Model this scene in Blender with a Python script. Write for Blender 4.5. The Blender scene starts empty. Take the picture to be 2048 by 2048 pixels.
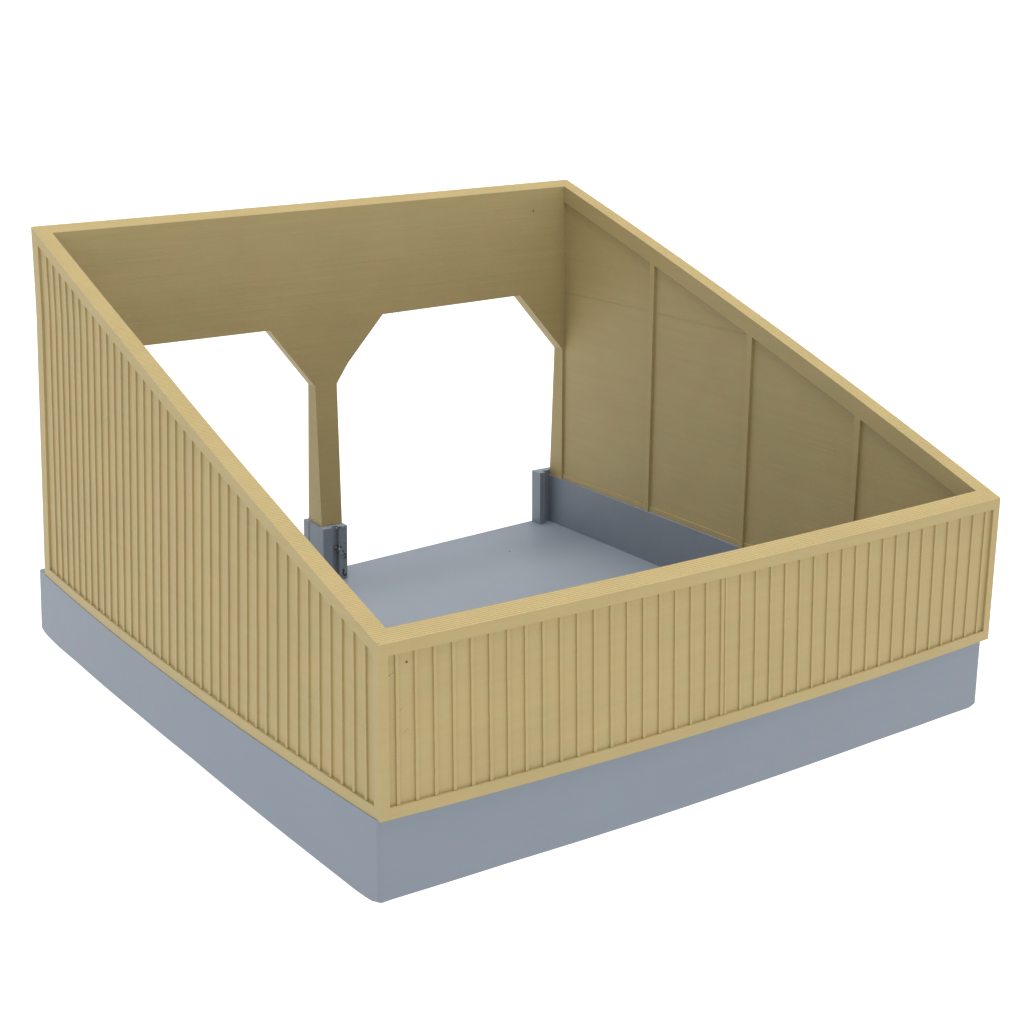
import bpy, bmesh, math, random
from mathutils import Vector, Matrix
random.seed(4)
S = 0.001                                  # everything below is written in millimetres
W, D, T = 100.0, 100.78, 2.43              # shell width, depth, wall thickness
ZB, HF, HB = 9.80, 30.776, 64.115          # underside of the shell, eaves, ridge side
SLOPE = (HB - HF) / D
LAYER = 0.10                               # printed layer height -> stair steps on the slope
PITCH = LAYER / SLOPE

scene = bpy.context.scene
C = scene.collection

# ------------------------------------------------------------------ warping of the print
CX = [-0.3063, 0.2227, -0.4342, 0.5663, 0.1949, -0.1549, 0.0260, -0.1165]
CY = [-0.3561, 0.4574, 0.1218, -0.2697, 0.2601, -0.3810, -0.0435, 0.2100]
BOW = dict(L=(0.6022, 1.4058), R=(0.9983, 0.6), F=(0.4099, 1.2424), B=(0.1267, 0.0))
SAG = dict(L=(-0.0975, -0.1801), R=(0.3288, 0.1), F=(-0.2543, -0.3141), B=(-0.1062, 0.0))
SPLAY = [False]
def warp(p):
    """slight bow of the printed walls, as thin prints have"""
    x, y = p[0] / W, p[1] / D
    z = min(max((p[2] - ZB) / (44.783 - ZB), -0.5), 1.2)
    dx = dy = 0.0
    k = 0
    for ix in (0, 1):
        for iy in (0, 1):
            for iz in (0, 1):
                w = (x if ix else 1 - x) * (y if iy else 1 - y) * (z if iz else 1 - z)
                dx += w * CX[k]; dy += w * CY[k]; k += 1
    by, bx = 4 * y * (1 - y), 4 * x * (1 - x)
    roof = HF + (HB - HF) * y
    h = min(max((p[2] - ZB) / (roof - ZB), -0.3), 1.0)
    m = lambda a: a[0] * h + a[1] * (1 - h)
    dx += by * (-m(BOW['L']) * (1 - x) + m(BOW['R']) * x)
    dy += bx * (-m(BOW['F']) * (1 - y) + m(BOW['B']) * y)
    dz = by * (m(SAG['L']) * (1 - x) + m(SAG['R']) * x) + bx * (m(SAG['F']) * (1 - y) + m(SAG['B']) * y)
    if SPLAY[0] and p[0] > 90 and p[1] > D - T and p[2] < 34:      # the jamb splays a little towards its foot
        dy += 1.3 * (34 - max(p[2], ZB)) / (34 - ZB) * min(1, (p[1] - (D - T)) / T)
    return Vector(((p[0] + dx) * S, (p[1] + dy) * S, (p[2] + dz) * S))

# ------------------------------------------------------------------ materials
def pla(name, col, rough, streak=1.0, variation=0.05):
    m = bpy.data.materials.new(name); m.use_nodes = True
    nt = m.node_tree; N = nt.nodes; L = nt.links
    bsdf = N['Principled BSDF']
    bsdf.inputs['Roughness'].default_value = rough
    bsdf.inputs['IOR'].default_value = 1.45
    bsdf.inputs['Specular IOR Level'].default_value = 0.32
    tc = N.new('ShaderNodeTexCoord')
    def mapped(sx, sy, sz):
        mp = N.new('ShaderNodeMapping'); mp.inputs['Scale'].default_value = (sx, sy, sz)
        L.new(tc.outputs['Object'], mp.inputs['Vector']); return mp
    def noise(mp, detail, rgh=0.5):
        n = N.new('ShaderNodeTexNoise'); n.inputs['Scale'].default_value = 1.0
        n.inputs['Detail'].default_value = detail; n.inputs['Roughness'].default_value = rgh
        L.new(mp.outputs['Vector'], n.inputs['Vector']); return n
    # broad, faint differences of the filament colour
    a = noise(mapped(110, 110, 130), 3)
    b = noise(mapped(40, 40, 900), 4, 0.6)             # layers that came out a touch darker
    c = noise(mapped(22, 22, 2600), 2, 0.5)
    add = N.new('ShaderNodeMath'); add.operation = 'ADD'
    L.new(a.outputs['Fac'], add.inputs[0]); L.new(b.outputs['Fac'], add.inputs[1])
    mr = N.new('ShaderNodeMapRange')
    mr.inputs['From Min'].default_value = 0.6; mr.inputs['From Max'].default_value = 1.4
    mr.inputs['To Min'].default_value = 1 - variation; mr.inputs['To Max'].default_value = 1 + variation
    L.new(add.outputs[0], mr.inputs['Value'])
    vm = N.new('ShaderNodeVectorMath'); vm.operation = 'SCALE'
    vm.inputs[0].default_value = col
    L.new(mr.outputs['Result'], vm.inputs['Scale'])
    # slight drift of hue
    h = noise(mapped(260, 260, 320), 2)
    mx = N.new('ShaderNodeMix'); mx.data_type = 'RGBA'; mx.blend_type = 'MULTIPLY'
    mx.inputs['Factor'].default_value = 1.0
    cr = N.new('ShaderNodeValToRGB')
    cr.color_ramp.elements[0].position = 0.35; cr.color_ramp.elements[0].color = (1.015, 0.99, 0.99, 1)
    cr.color_ramp.elements[1].position = 0.65; cr.color_ramp.elements[1].color = (0.985, 1.01, 1.0, 1)
    L.new(h.outputs['Fac'], cr.inputs['Fac'])
    L.new(vm.outputs['Vector'], mx.inputs['A']); L.new(cr.outputs['Color'], mx.inputs['B'])
    L.new(mx.outputs['Result'], bsdf.inputs['Base Color'])
    # bump: coarse streaks + fine layers + grain
    g = noise(mapped(1500, 1500, 2500), 3, 0.6)
    def mul(n, v):
        q = N.new('ShaderNodeMath'); q.operation = 'MULTIPLY'; q.inputs[1].default_value = v
        L.new(n.outputs['Fac'], q.inputs[0]); return q
    s1, s2, s3 = mul(b, 1.0 * streak), mul(c, 0.55 * streak), mul(g, 0.22)
    q1 = N.new('ShaderNodeMath'); L.new(s1.outputs[0], q1.inputs[0]); L.new(s2.outputs[0], q1.inputs[1])
    q2 = N.new('ShaderNodeMath'); L.new(q1.outputs[0], q2.inputs[0]); L.new(s3.outputs[0], q2.inputs[1])
    bp = N.new('ShaderNodeBump'); bp.inputs['Strength'].default_value = 0.5
    bp.inputs['Distance'].default_value = 0.00012
    L.new(q2.outputs[0], bp.inputs['Height'])
    L.new(bp.outputs['Normal'], bsdf.inputs['Normal'])
    return m
M_TAN = pla('tan_filament', (0.448, 0.350, 0.157), 0.52, 0.45)
M_GREY = pla('grey_filament', (0.225, 0.2585, 0.303), 0.48, 0.25, 0.02)
def flat(name, col, rough=0.5):
    m = bpy.data.materials.new(name); m.use_nodes = True
    b = m.node_tree.nodes['Principled BSDF']
    n = m.node_tree.nodes.new('ShaderNodeTexNoise'); n.inputs['Scale'].default_value = 2500
    r = m.node_tree.nodes.new('ShaderNodeValToRGB')
    r.color_ramp.elements[0].color = (*[c * 0.7 for c in col], 1)
    r.color_ramp.elements[1].color = (*[min(1, c * 1.3) for c in col], 1)
    m.node_tree.links.new(n.outputs['Fac'], r.inputs['Fac'])
    m.node_tree.links.new(r.outputs['Color'], b.inputs['Base Color'])
    b.inputs['Roughness'].default_value = rough
    return m
M_SPOT = flat('scorched_speck', (0.10, 0.085, 0.03))
M_PALE = flat('pale_speck', (0.62, 0.54, 0.34))
M_CHAR = flat('charred_filament', (0.035, 0.037, 0.045), 0.35)

# ------------------------------------------------------------------ mesh helpers
class MB:
    def __init__(s): s.v = []; s.f = []; s.m = []
    def face(s, pts, mat=0):
        n = len(s.v); s.v += [tuple(p) for p in pts]; s.f.append(tuple(range(n, n + len(pts)))); s.m.append(mat)
    def strip(s, a0, a1, b0, b1, mat=0, n=1):
        """quad a0-a1 (bottom) b0-b1 (top) cut in n rows"""
        for i in range(n):
            f0, f1 = i / n, (i + 1) / n
            l = lambda p, q, f: tuple(p[k] + (q[k] - p[k]) * f for k in range(3))
            s.face([l(a0, b0, f0), l(a1, b1, f0), l(a1, b1, f1), l(a0, b0, f1)], mat)
    def build(s, name, mats, parent, label=None, raw=False, pre=None):
        if pre: s.v = [pre(v) for v in s.v]
        bm = bmesh.new()
        for f, m in zip(s.f, s.m):
            vs = [bm.verts.new(s.v[i] if raw else warp(s.v[i])) for i in f]
            try: bm.faces.new(vs).material_index = m
            except ValueError: pass
        bmesh.ops.remove_doubles(bm, verts=bm.verts, dist=2e-6)
        bmesh.ops.recalc_face_normals(bm, faces=bm.faces)
        me = bpy.data.meshes.new(name); bm.to_mesh(me); bm.free()
        for m in (mats if isinstance(mats, (list, tuple)) else [mats]): me.materials.append(m)
        o = bpy.data.objects.new(name, me); C.objects.link(o); o.parent = parent
        if label: o['label'] = label
        return o

def roof(y):        # stepped top surface
    return HF + LAYER * (math.floor(y / PITCH + 1e-6) + 0.5)
def cuts(a, b, step):
    n = max(1, int(math.ceil((b - a) / step - 1e-6)))
    return [a + (b - a) * i / n for i in range(n + 1)]
def stepcuts(a, b):
    k0 = int(math.floor(a / PITCH)) + 1
    r = [a]
    while k0 * PITCH < b - 1e-4:
        if k0 * PITCH > a + 1e-4: r.append(k0 * PITCH)
        k0 += 1
    return r + [b]

def prism(mb, xs, ys, lo, hi, mat=0, rows=4.0, flip=False):
    """solid over a grid of plan cells; lo(x,y) and hi(x,y) evaluated per cell corner,
    hi may be 'roof' for the stepped top, or a number"""
    nx, ny = len(xs) - 1, len(ys) - 1
    def L(i, j, x, y): return lo(x, y) if callable(lo) else lo
    def H(i, j, x, y):
        if hi == 'roof' or isinstance(hi, tuple):
            ym = (ys[j] + ys[j + 1]) / 2
            k = math.floor(ym / PITCH + 1e-6)          # rounded beads: half of each rise is taken by the tread
            return HF + LAYER * (k + 0.5) + 0.66 * SLOPE * (y - (k + 0.5) * PITCH)
        return hi(x, y) if callable(hi) else hi
    def wall(x0, y0, x1, y1, l0, l1, h0, h1):
        if h0 - l0 < 1e-6 and h1 - l1 < 1e-6: return
        n = max(1, int(round((max(h0, h1) - min(l0, l1)) / rows)))
        mb.strip((x0, y0, l0), (x1, y1, l1), (x0, y0, h0), (x1, y1, h1), mat, n)
    for i in range(nx):
        for j in range(ny):
            x0, x1, y0, y1 = xs[i], xs[i + 1], ys[j], ys[j + 1]
            l = [L(i, j, x, y) for x, y in ((x0, y0), (x1, y0), (x1, y1), (x0, y1))]
            h = [H(i, j, x, y) for x, y in ((x0, y0), (x1, y0), (x1, y1), (x0, y1))]
            mb.face([(x0, y0, h[0]), (x1, y0, h[1]), (x1, y1, h[2]), (x0, y1, h[3])], mat)
            mb.face([(x0, y0, l[0]), (x1, y0, l[1]), (x1, y1, l[2]), (x0, y1, l[3])], mat)
            if i == 0: wall(x0, y0, x0, y1, l[0], l[3], h[0], h[3])
            if i == nx - 1: wall(x1, y0, x1, y1, l[1], l[2], h[1], h[2])
            if j == 0: wall(x0, y0, x1, y0, l[0], l[1], h[0], h[1])
            if j == ny - 1: wall(x0, y1, x1, y1, l[3], l[2], h[3], h[2])
            else:
                g = H(i, j + 1, x0, y1) if i < nx else 0
                if abs(g - h[3]) > 1e-6:
                    a, b = min(g, h[3]), max(g, h[3])
                    mb.face([(x0, y1, a), (x1, y1, a), (x1, y1, b), (x0, y1, b)], mat)
def blob(mb, c, r, mat, n=6, jit=0.25, sx=1, sy=1, sz=1):
    rings = []
    for a in range(1, 4):
        th = math.pi * a / 4
        rings.append([(c[0] + sx * r * math.sin(th) * math.cos(2 * math.pi * b / n) * random.uniform(1 - jit, 1 + jit),
                       c[1] + sy * r * math.sin(th) * math.sin(2 * math.pi * b / n) * random.uniform(1 - jit, 1 + jit),
                       c[2] + sz * r * math.cos(th) * random.uniform(1 - jit, 1 + jit)) for b in range(n)])
    t, b_ = (c[0], c[1], c[2] + sz * r), (c[0], c[1], c[2] - sz * r)
    for q in range(n):
        w = (q + 1) % n
        mb.face([t, rings[0][q], rings[0][w]], mat)
        for k in (0, 1): mb.face([rings[k][q], rings[k + 1][q], rings[k + 1][w], rings[k][w]], mat)
        mb.face([rings[2][q], b_, rings[2][w]], mat)
def strand(mb, pts, r, mat):
    for p, q in zip(pts, pts[1:]):
        d = (Vector(q) - Vector(p)).normalized(); u = d.orthogonal().normalized() * r; v = d.cross(u)
        o = [u, v, -u, -v]
        for k in range(4):
            mb.face([Vector(p) + o[k], Vector(p) + o[(k + 1) % 4], Vector(q) + o[(k + 1) % 4], Vector(q) + o[k]], mat)

# ------------------------------------------------------------------ the thing
root = bpy.data.objects.new('model_shed', None); C.objects.link(root)
root.empty_display_size = 0.02
root['label'] = 'roofless 3D printed model shed with tan ribbed walls on a blue-grey base'
root['category'] = 'scale model'

REC = 0.36          # how far the siding sits behind the frame
GRV = 0.22          # thin dark joint above the bottom rail

# ---- front wall
mb = MB()
X0, X1, Z0, Z1 = 1.22, 98.78, ZB + 1.45, 29.30
ys = stepcuts(REC, T)
prism(mb, cuts(REC, W - REC, 5), [y for y in ys], ZB, 'roof')           # core slab behind the frame
blob(mb, (3.75, REC - 0.02, 28.0), 0.15, 1, sy=0.4)
blob(mb, (60.6, REC - 0.02, 21.3), 0.11, 2, sy=0.4)
strand(mb, [(1.35, 0.31, 26.6), (1.75, 0.29, 26.85), (2.15, 0.34, 26.9)], 0.035, 2)
strand(mb, [(2.9, 0.32, 22.3), (3.3, 0.30, 22.6)], 0.03, 2)
strand(mb, [(3.4, 0.33, 19.6), (3.7, 0.30, 20.0), (4.1, 0.33, 19.7)], 0.03, 2)
wall_f = mb.build('wall', [M_TAN, M_SPOT, M_PALE], root, 'low tan wall with vertical battens between two rails')
# the frame stands REC proud of the core: four members, butted
mb = MB()
f_ys = stepcuts(0.0, REC)
prism(mb, cuts(0.0, W, 5), f_ys, Z1, 'roof')
prism(mb, cuts(0.0, W, 5), [0.0, REC], ZB, Z0)
prism(mb, [0.0, X0], [0.0, REC], Z0, Z1)
prism(mb, [X1, W], [0.0, REC], Z0, Z1)
# battens: two printed panels of twenty, meeting in a close pair
bat = []
for k in range(20):
    bat.append(2.42 + k * (49.34 - 2.42) / 19)
    bat.append(50.02 + k * (97.50 - 50.02) / 19)
def batten_front(xc, hw=0.21, yf=0.15):
    zs = cuts(Z0, Z1, 1.6)
    j = [random.uniform(-0.02, 0.02) for _ in zs]
    j[0] = j[-1] = 0
    for i in range(len(zs) - 1):
        a, b = zs[i], zs[i + 1]
        for (xa, xb) in ((-hw, hw),):
            mb.face([(xc + xa + j[i], yf, a), (xc + xb + j[i], yf, a), (xc + xb + j[i + 1], yf, b), (xc + xa + j[i + 1], yf, b)])
        for sgn in (-hw, hw):
            mb.face([(xc + sgn + j[i], yf, a), (xc + sgn + j[i], REC, a), (xc + sgn + j[i + 1], REC, b), (xc + sgn + j[i + 1], yf, b)])
for xc in sorted(bat): batten_front(xc)
batten_front(49.68, 0.22, 0.24)                     # the joint between the two panels is partly filled
def mitre_front(v):
    if abs(v[0]) < 1e-6: return (v[1], v[1], v[2])
    if abs(v[0] - W) < 1e-6: return (W - v[1], v[1], v[2])
    return v
fr = mb.build('batten_frame', M_TAN, wall_f, pre=mitre_front)
# ---- side walls
def side_wall(left):
    X = (lambda a: a) if left else (lambda a: W - a)
    sx = (lambda a, b: sorted((X(a), X(b))))
    mb = MB()
    yy = stepcuts(T, D)
    # core, recessed on both faces
    prism(mb, sx(REC, T - 0.45), yy, ZB, ('roof', 0.0))
    w = mb.build('wall', M_TAN, root,
                 'sloping tan wall with close vertical ribs outside' if left else 'sloping tan wall with four recessed panels inside')
    # outer frame with ribs
    mb = MB()
    a, b = sx(0.0, REC)
    top = 1.65
    y0, y1 = 1.33, 98.35
    prism(mb, [a, b], stepcuts(0.0, D), lambda x, y: HF + SLOPE * y - top, 'roof')
    prism(mb, [a, b], [0.0, REC] + cuts(REC, D, 4)[1:], ZB, ZB + 1.45)
    prism(mb, [a, b], [0.0, y0], ZB + 1.45, lambda x, y: HF + SLOPE * y - top)
    prism(mb, [a, b], [y1, D], ZB + 1.45, lambda x, y: HF + SLOPE * y - top)
    for k in range(38):
        yc = 3.22 + k * 2.4965
        hw = 0.24
        zt = HF + SLOPE * yc - top
        zs = cuts(ZB + 1.45, zt, 2.5)
        j = [random.uniform(-0.03, 0.03) for _ in zs]; j[0] = j[-1] = 0
        xf, xb = X(0.13), X(REC)
        for i in range(len(zs) - 1):
            p, q = zs[i], zs[i + 1]
            mb.face([(xf, yc - hw + j[i], p), (xf, yc + hw + j[i], p), (xf, yc + hw + j[i + 1], q), (xf, yc - hw + j[i + 1], q)])
            for s in (-hw, hw):
                mb.face([(xf, yc + s + j[i], p), (xb, yc + s + j[i], p), (xb, yc + s + j[i + 1], q), (xf, yc + s + j[i + 1], q)])
    def mitre_side(v):
        d = min(abs(v[0]), abs(W - v[0]))
        return (v[0], d, v[2]) if abs(v[1]) < 1e-6 else v
    mb.build('batten_frame', M_TAN, w, pre=mitre_side)
    # inner frame
    mb = MB()
    if not left:                                     # a slipped layer shows as a faint ridge across the panels
        for p, q in ((51.5, 73.85), (75.2, 98.4)):
            prism(mb, sorted((X(T - 0.45), X(T - 0.415))), cuts(p, q, 4), 44.55, 44.63)
    a, b = sx(T - 0.45, T)
    tt = 2.72
    prism(mb, [a, b], stepcuts(T, D), lambda x, y: HF + SLOPE * y - tt, 'roof')
    ra, rb_ = sx(T - 0.45, T - 0.27)
    prism(mb, [ra, rb_], cuts(T, D, 4), ZB, ZB + 0.90)
    for p, q in ((T, T + 1.2), (25.55, 26.80), (49.80, 51.08), (73.90, 75.15), (98.42, D)):
        prism(mb, [a, b], [p, q], ZB, lambda x, y: HF + SLOPE * y - tt)
    mb.build('panel_frame', M_TAN, w)
    return w
wall_l = side_wall(True)
SPLAY[0] = True
wall_r = side_wall(False)
SPLAY[0] = False

# ---- back wall: a deep header with splayed brackets and one post
PX0, PX1 = 46.75, 50.85
prof = [(T, 34.05), (11.8, 44.65), (38.45, 44.45), (PX0, 34.05), (PX1, 34.05), (53.0, 37.25), (59.85, 44.75), (88.1, 44.95), (W - T, 34.05)]
def zlow(x, y=0):
    for (xa, za), (xb, zb_) in zip(prof, prof[1:]):
        if xa - 1e-6 <= x <= xb + 1e-6:
            return za + (zb_ - za) * (x - xa) / (xb - xa)
    return 34.05
mb = MB()
xs = []
for (xa, _), (xb, _) in zip(prof, prof[1:]): xs += cuts(xa, xb, 2.0)[:-1]
xs.append(W - T)
prism(mb, xs, stepcuts(D - T, D), zlow, 'roof')
top = [(PX0, D - T), (PX1, D - T), (PX1, D), (PX0, D)]
foot = [(47.45, 97.85), (51.32, 97.85), (51.32, 102.5), (47.45, 102.5)]
ZS = 29.2
def post_ring(z):
    f = (z - ZB) / (34.05 - ZB)
    return [(a[0] + (b[0] - a[0]) * f, a[1] + (b[1] - a[1]) * f, z) for a, b in zip(foot, top)]
def post_piece(mb, za, zb_, n):
    A, B = post_ring(za), post_ring(zb_)
    for k in range(4):
        mb.strip(A[k], A[(k + 1) % 4], B[k], B[(k + 1) % 4], 0, n)
    mb.face(A); 
    if zb_ < 34: mb.face(B)
post_piece(mb, ZS, 34.05, 2)
blob(mb, (90.9, D - T, 59.6), 0.16, 1, sy=0.5)
strand(mb, [(62.6, D - 0.6, 44.85), (62.95, D - 0.6, 44.2), (63.2, D - 0.5, 43.7)], 0.035, 2)
blob(mb, (63.0, D - T + 0.1, 44.75), 0.13, 0)
for q in range(9):
    f = random.random()
    blob(mb, (38.6 + 8.2 * f, D - T + 0.05, 44.35 - 10.3 * f), random.uniform(0.05, 0.11), 0)
back = mb.build('wall', [M_TAN, M_SPOT, M_PALE], root, 'plain tan header above two square openings')
# post, thicker at its foot
mb = MB()
post_piece(mb, ZB + 0.02, ZS, 6)
post = mb.build('post', M_TAN, root)

# ------------------------------------------------------------------ base
BX0, BX1, BY0, BY1 = -0.10, 98.95, 0.32, 103.35
ZT = ZB - 0.001
def lerp_tab(tab, v):
    if v <= tab[0][0]: return tab[0][1]
    for (a, p), (b, q) in zip(tab, tab[1:]):
        if v <= b: return p + (q - p) * (v - a) / (b - a)
    return tab[-1][1]
ZL = [(0, -0.35), (0.9, -0.5), (2.4, -0.66), (5, -0.66), (9, -0.45), (17, -0.1), (20, 0.0), (30, 0.35), (45, 0.72), (62, 0.68), (87, 0.2), (95, -0.15), (101.2, -0.15), (103, 0.3)]
ZF = [(-0.4, -0.25), (2.3, -0.18), (17, 0.15), (38, 0.25), (54, 0.35), (77, 0.3), (92, 0.0), (97.8, -0.2), (98.8, 0.25)]
def base_bottom(x, y):
    if y > 102 and 5 < x < 96: return -0.45
    return (lerp_tab(ZL, y) if x < 3 and y > 1.5 else 0.0) + (lerp_tab(ZF, x) if y < 3.0 and x > 1.0 else 0.0) + (-0.28 if (x <= 1.0 and y <= 1.5) else 0)
def ring(rr, z, inset=0.0, sag=0.0, npc=5):
    rs = rr if isinstance(rr, tuple) else (rr,) * 4
    x0, x1, y0, y1 = BX0 + inset, BX1 - inset, BY0 + inset, BY1 - inset
    pts = []
    ra, rb, rc, rd = rs
    cs = [((x0 + ra, y0 + ra), math.pi), ((x1 - rb, y0 + rb), 1.5 * math.pi), ((x1 - rc, y1 - rc), 0), ((x0 + rd, y1 - rd), 0.5 * math.pi)]
    for k in range(4):
        (cx, cy), a0 = cs[k]; r = rs[k]
        for i in range(npc + 1):
            a = a0 + 0.5 * math.pi * i / npc
            pts.append((cx + r * math.cos(a), cy + r * math.sin(a)))
        (nx_, ny_), a1 = cs[(k + 1) % 4]
        r2 = rs[(k + 1) % 4]
        e = (nx_ + r2 * math.cos(a1), ny_ + r2 * math.sin(a1)); s_ = pts[-1]
        for i in range(1, 90): pts.append((s_[0] + (e[0] - s_[0]) * i / 90, s_[1] + (e[1] - s_[1]) * i / 90))
    return [(x, y, z + sag * base_bottom(x, y)) for x, y in pts]
mb = MB()
ZR = ZT
rings = [ring(0.42, 0.0, 0.01, 1.0), ring(0.5, 0.35, 0.0, 0.95), ring(0.5, 1.2, 0.0, 0.6), ring(0.5, 3.5), ring(0.5, 6.5), ring(0.5, ZR)]
nn = len(rings[0])
# back side stays open above the floor: skip the run between the two rear corners on upper rings
def is_back(p, q): return p[1] > BY1 - 0.3 and q[1] > BY1 - 0.3 and 2.6 < (p[0] + q[0]) / 2 < 97.3
for a, b in zip(rings, rings[1:]):
    for i in range(nn):
        j = (i + 1) % nn
        if is_back(a[i], a[j]): continue
        mb.face([a[i], a[j], b[j], b[i]])
bott = [Vector(p) for p in rings[0]]
cen = sum(bott, Vector()) / nn
for i in range(nn): mb.face([rings[0][(i + 1) % nn], rings[0][i], tuple(cen)])
# rim tops and inner faces of the three upstands
IX0, IX1, IY0 = 2.62, 97.42, 2.7
FZ = lambda x: 0.4 + 0.0130 * (x - 55)
def upstand(x0, x1, y0, y1, z1=ZR, lo=0.2):
    prism(mb, cuts(x0, x1, 5), cuts(y0, y1, 5), lo, z1)
upstand(BX0 + 0.5, IX0, IY0, BY1 - 0.01)
upstand(IX1, BX1 - 0.5, IY0, BY1 - 0.01)
upstand(BX0 + 0.5, BX1 - 0.5, BY0 + 0.5, IY0)
# narrow rim strip to the rounded outer skin
outer = rings[-1]
inner = [(min(max(p[0], BX0 + 0.5), BX1 - 0.5), min(max(p[1], BY0 + 0.5), BY1 - 0.02), p[2]) for p in outer]
for i in range(nn):
    j = (i + 1) % nn
    if is_back(outer[i], outer[j]): continue
    mb.face([outer[i], outer[j], inner[j], inner[i]])
base = mb.build('base', M_GREY, root)
# floor
mb = MB()
def edge(x): return 101.9 + 0.051 * (x - 55)
fx = cuts(IX0, IX1, 4)
for i in range(len(fx) - 1):
    for j in range(26):
        f0, f1 = j / 26, (j + 1) / 26
        x0, x1 = fx[i], fx[i + 1]
        P = lambda x, f, z=None: (x, IY0 + (edge(x) - IY0) * f, FZ(x) if z is None else z)
        mb.face([P(x0, f0), P(x1, f0), P(x1, f1), P(x0, f1)])
        if j == 25: mb.face([P(x0, 1), P(x1, 1), P(x1, 1, -0.1), P(x0, 1, -0.1)])
blob(mb, (81.6, 92.0, FZ(81.6)), 0.16, 1, sz=0.5)
mb.build('floor', [M_GREY, M_CHAR], base)

# sockets that carry the post and the rear corners of the shell
def h_socket(x0, x1, y0, y1, z1, groove, name='post_socket', damage=False):
    mb = MB()
    g0, g1, gd = groove
    lo = 0.0
    n = 4
    out = [(x0, y0), (g0, y0), (g0 + 0.12, y0 + gd), (g1 - 0.12, y0 + gd), (g1, y0), (x1, y0), (x1, y1), (g1, y1), (g1 - 0.12, y1 - gd), (g0 + 0.12, y1 - gd), (g0, y1), (x0, y1),
           (x0, y1 - 1.6), (x0 + 0.14, y1 - 1.9), (x0 + 0.14, y0 + 1.2), (x0, y0 + 0.9)]
    m = len(out)
    for k in range(m):
        a, b = out[k], out[(k + 1) % m]
        mb.strip((*a, lo), (*b, lo), (*a, z1), (*b, z1), 0, n)
    # top, fanned from the middle of the solid core
    cx_, cy_ = (x0 + x1) / 2, (y0 + y1) / 2
    for k in range(m):
        a, b = out[k], out[(k + 1) % m]
        mb.face([(*a, z1), (*b, z1), (cx_, cy_, z1)])
    if damage:
        for (px, pz, r, mt) in ((49.55, 5.9, 0.30, 1), (49.85, 6.25, 0.22, 1), (50.25, 6.2, 0.2, 1), (49.9, 5.6, 0.2, 0), (49.65, 5.25, 0.26, 1),
                                (50.0, 5.9, 0.16, 2), (50.7, 5.3, 0.18, 1), (51.0, 4.75, 0.2, 1), (51.1, 4.2, 0.16, 1), (50.5, 4.95, 0.2, 0), (50.8, 4.4, 0.18, 0),
                                (50.75, 2.0, 0.2, 1), (50.7, 1.55, 0.2, 1), (50.95, 1.15, 0.26, 1), (51.2, 1.1, 0.2, 1), (50.2, 7.2, 0.12, 0), (51.0, 7.0, 0.14, 0),
                                (49.7, 9.5, 0.2, 0), (50.6, 9.6, 0.16, 0), (51.2, 9.5, 0.14, 0), (50.1, 9.65, 0.15, 1), (48.4, 8.1, 0.1, 0), (48.2, 3.6, 0.12, 0)):
            blob(mb, (px, y0 - 0.02 + (0.35 if g0 < px < g1 and pz > 5.4 else 0), pz), r, mt, jit=0.45, sy=0.7)
        for q in range(26):
            blob(mb, (random.uniform(49.9, 51.4), y0, random.uniform(1.0, 9.4)), random.uniform(0.05, 0.12), 0, jit=0.4)
        for q in range(7):
            blob(mb, (48.6 + q * 0.36, 97.83, ZB + 0.05), random.uniform(0.05, 0.1), 1, jit=0.4)
    return mb.build(name, [M_GREY, M_CHAR, M_PALE], base)
h_socket(46.95, 51.50, 96.45, 103.35, ZB, (48.7, 49.95, 0.75), damage=True)
def corner_socket(x0, x1, xs_, y0, y1, z1):
    """block in the rear corner with a shadow gap beside the side wall"""
    mb = MB()
    a, b = sorted((x0, xs_)); prism(mb, [a, b], [y0, y1], 0.1, z1)
    c, d = sorted((xs_, x1)); prism(mb, [c, d], [y0 + 1.0, y1], 0.1, z1 - 0.001)
    e, f_ = sorted((x1, x1 + (1.5 if x1 > 50 else -1.5))); prism(mb, [e, f_], [102.4, y1], 8.0, z1 - 0.002)
    return mb.build('corner_socket', M_GREY, base)
corner_socket(94.75, IX1 - 0.01, 95.9, 101.1, 103.6, ZB + 0.95)
corner_socket(5.2, IX0 + 0.01, 3.8, 101.1, 103.4, ZB - 0.05)

# ------------------------------------------------------------------ added white ground that glows
def grid_plane(name, size, z, mat):
    me = bpy.data.meshes.new(name)
    me.from_pydata([(-size, -size, z), (size, -size, z), (size, size, z), (-size, size, z)], [], [(0, 1, 2, 3)])
    me.materials.append(mat)
    o = bpy.data.objects.new(name, me); C.objects.link(o); return o
mw = bpy.data.materials.new('glow_ground_white'); mw.use_nodes = True
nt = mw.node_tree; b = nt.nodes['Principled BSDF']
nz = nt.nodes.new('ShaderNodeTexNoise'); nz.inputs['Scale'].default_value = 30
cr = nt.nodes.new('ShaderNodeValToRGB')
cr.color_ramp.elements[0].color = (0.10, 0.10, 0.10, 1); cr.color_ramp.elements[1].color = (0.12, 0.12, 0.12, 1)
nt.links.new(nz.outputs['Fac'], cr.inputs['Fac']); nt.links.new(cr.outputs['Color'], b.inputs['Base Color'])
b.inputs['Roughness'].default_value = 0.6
b.inputs['Emission Color'].default_value = (1, 1, 1, 1); b.inputs['Emission Strength'].default_value = 1.2  # added glow: brightens the outer walls and drowns the contact shadow
glow_ground = grid_plane('added_glow_ground', 6.0, -0.0009, mw)
glow_ground['kind'] = 'structure'

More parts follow.
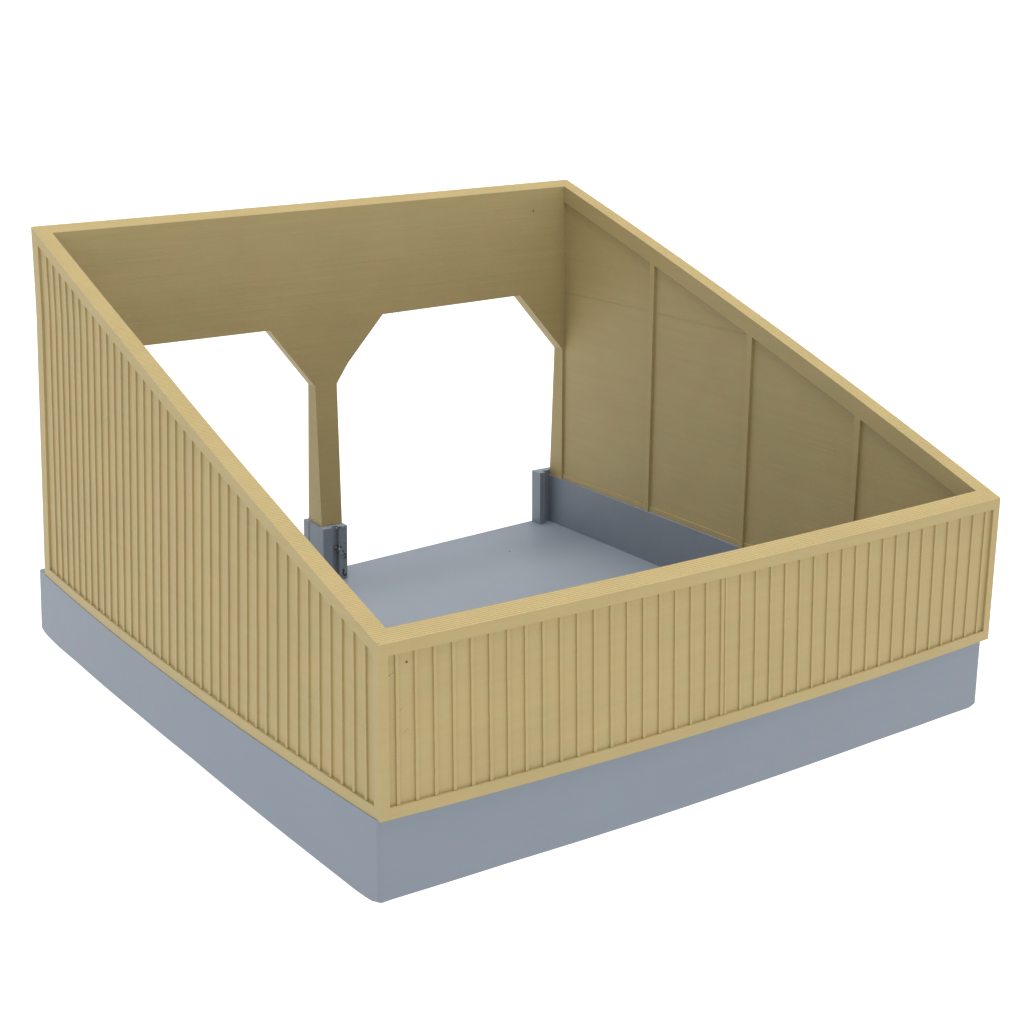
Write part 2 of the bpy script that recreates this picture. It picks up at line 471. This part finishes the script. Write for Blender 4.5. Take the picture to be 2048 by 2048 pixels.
# ------------------------------------------------------------------ light
w = bpy.data.worlds.new('World'); scene.world = w; w.use_nodes = True
bg = w.node_tree.nodes['Background']; bg.inputs['Strength'].default_value = 1.0
wn, wl = w.node_tree.nodes, w.node_tree.links      # invented surround, shaped for the light: white round the horizon, dimmer above
wt = wn.new('ShaderNodeTexCoord'); ws = wn.new('ShaderNodeSeparateXYZ'); wr = wn.new('ShaderNodeValToRGB')
wl.new(wt.outputs['Generated'], ws.inputs[0]); wl.new(ws.outputs['Z'], wr.inputs['Fac'])
wr.color_ramp.elements[0].position = 0.22; wr.color_ramp.elements[0].color = (1, 1, 1, 1)
wr.color_ramp.elements[1].position = 0.45; wr.color_ramp.elements[1].color = (0.50, 0.50, 0.52, 1)
wx = wn.new('ShaderNodeValToRGB'); wm = wn.new('ShaderNodeMix'); wa = wn.new('ShaderNodeMapRange')
wl.new(ws.outputs['X'], wa.inputs['Value']); wa.inputs['From Min'].default_value = -1; wa.inputs['From Max'].default_value = 1
wl.new(wa.outputs['Result'], wx.inputs['Fac'])       # the side away from the camera's right is cooler and a little dimmer
wx.color_ramp.elements[0].position = 0.15; wx.color_ramp.elements[0].color = (0.86, 0.91, 1.0, 1)
wx.color_ramp.elements[1].position = 0.45; wx.color_ramp.elements[1].color = (1, 1, 1, 1)
wm.data_type = 'RGBA'; wm.blend_type = 'MULTIPLY'; wm.inputs['Factor'].default_value = 1.0
wl.new(wr.outputs['Color'], wm.inputs['A']); wl.new(wx.outputs['Color'], wm.inputs['B'])
wl.new(wm.outputs['Result'], bg.inputs['Color'])
def area(name, loc, target, size, power, col):
    l = bpy.data.lights.new(name, 'AREA'); l.shape = 'DISK'; l.size = size; l.energy = power; l.color = col
    o = bpy.data.objects.new(name, l); C.objects.link(o)
    o.location = loc
    o.rotation_euler = (Vector(target) - Vector(loc)).to_track_quat('-Z', 'Y').to_euler()
    return o
ctr = (0.05, 0.05, 0.02)
area('softbox', (0.09, 0.04, 0.90), ctr, 0.60, 8.2, (1.0, 0.985, 0.965))

# ------------------------------------------------------------------ camera
cam = bpy.data.cameras.new('camera'); co = bpy.data.objects.new('camera', cam); C.objects.link(co)
cam.sensor_width = 36.0; cam.lens = 3699.794 / 2048 * 36.0
cam.shift_x = (1024 - 951.556) / 2048; cam.shift_y = (907.715 - 1024) / 2048
cam.clip_start = 0.01; cam.clip_end = 50
r = Vector((0.830534513, -0.556967141, 0.000165328)); u = Vector((0.14942361, 0.22310242, 0.96327457)); f = Vector((0.53654917, 0.80000807, -0.2685183))
Mx = Matrix((r, u, -f)).transposed().to_4x4()
Mx.translation = Vector((-96.51676166, -162.90296459, 150.48864427 - 45.217)) * S
co.matrix_world = Mx
scene.camera = co
scene.view_settings.view_transform = 'Standard'
scene.view_settings.look = 'None'
scene.view_settings.exposure = 0; scene.view_settings.gamma = 1
scene.render.resolution_x = scene.render.resolution_y = 1024
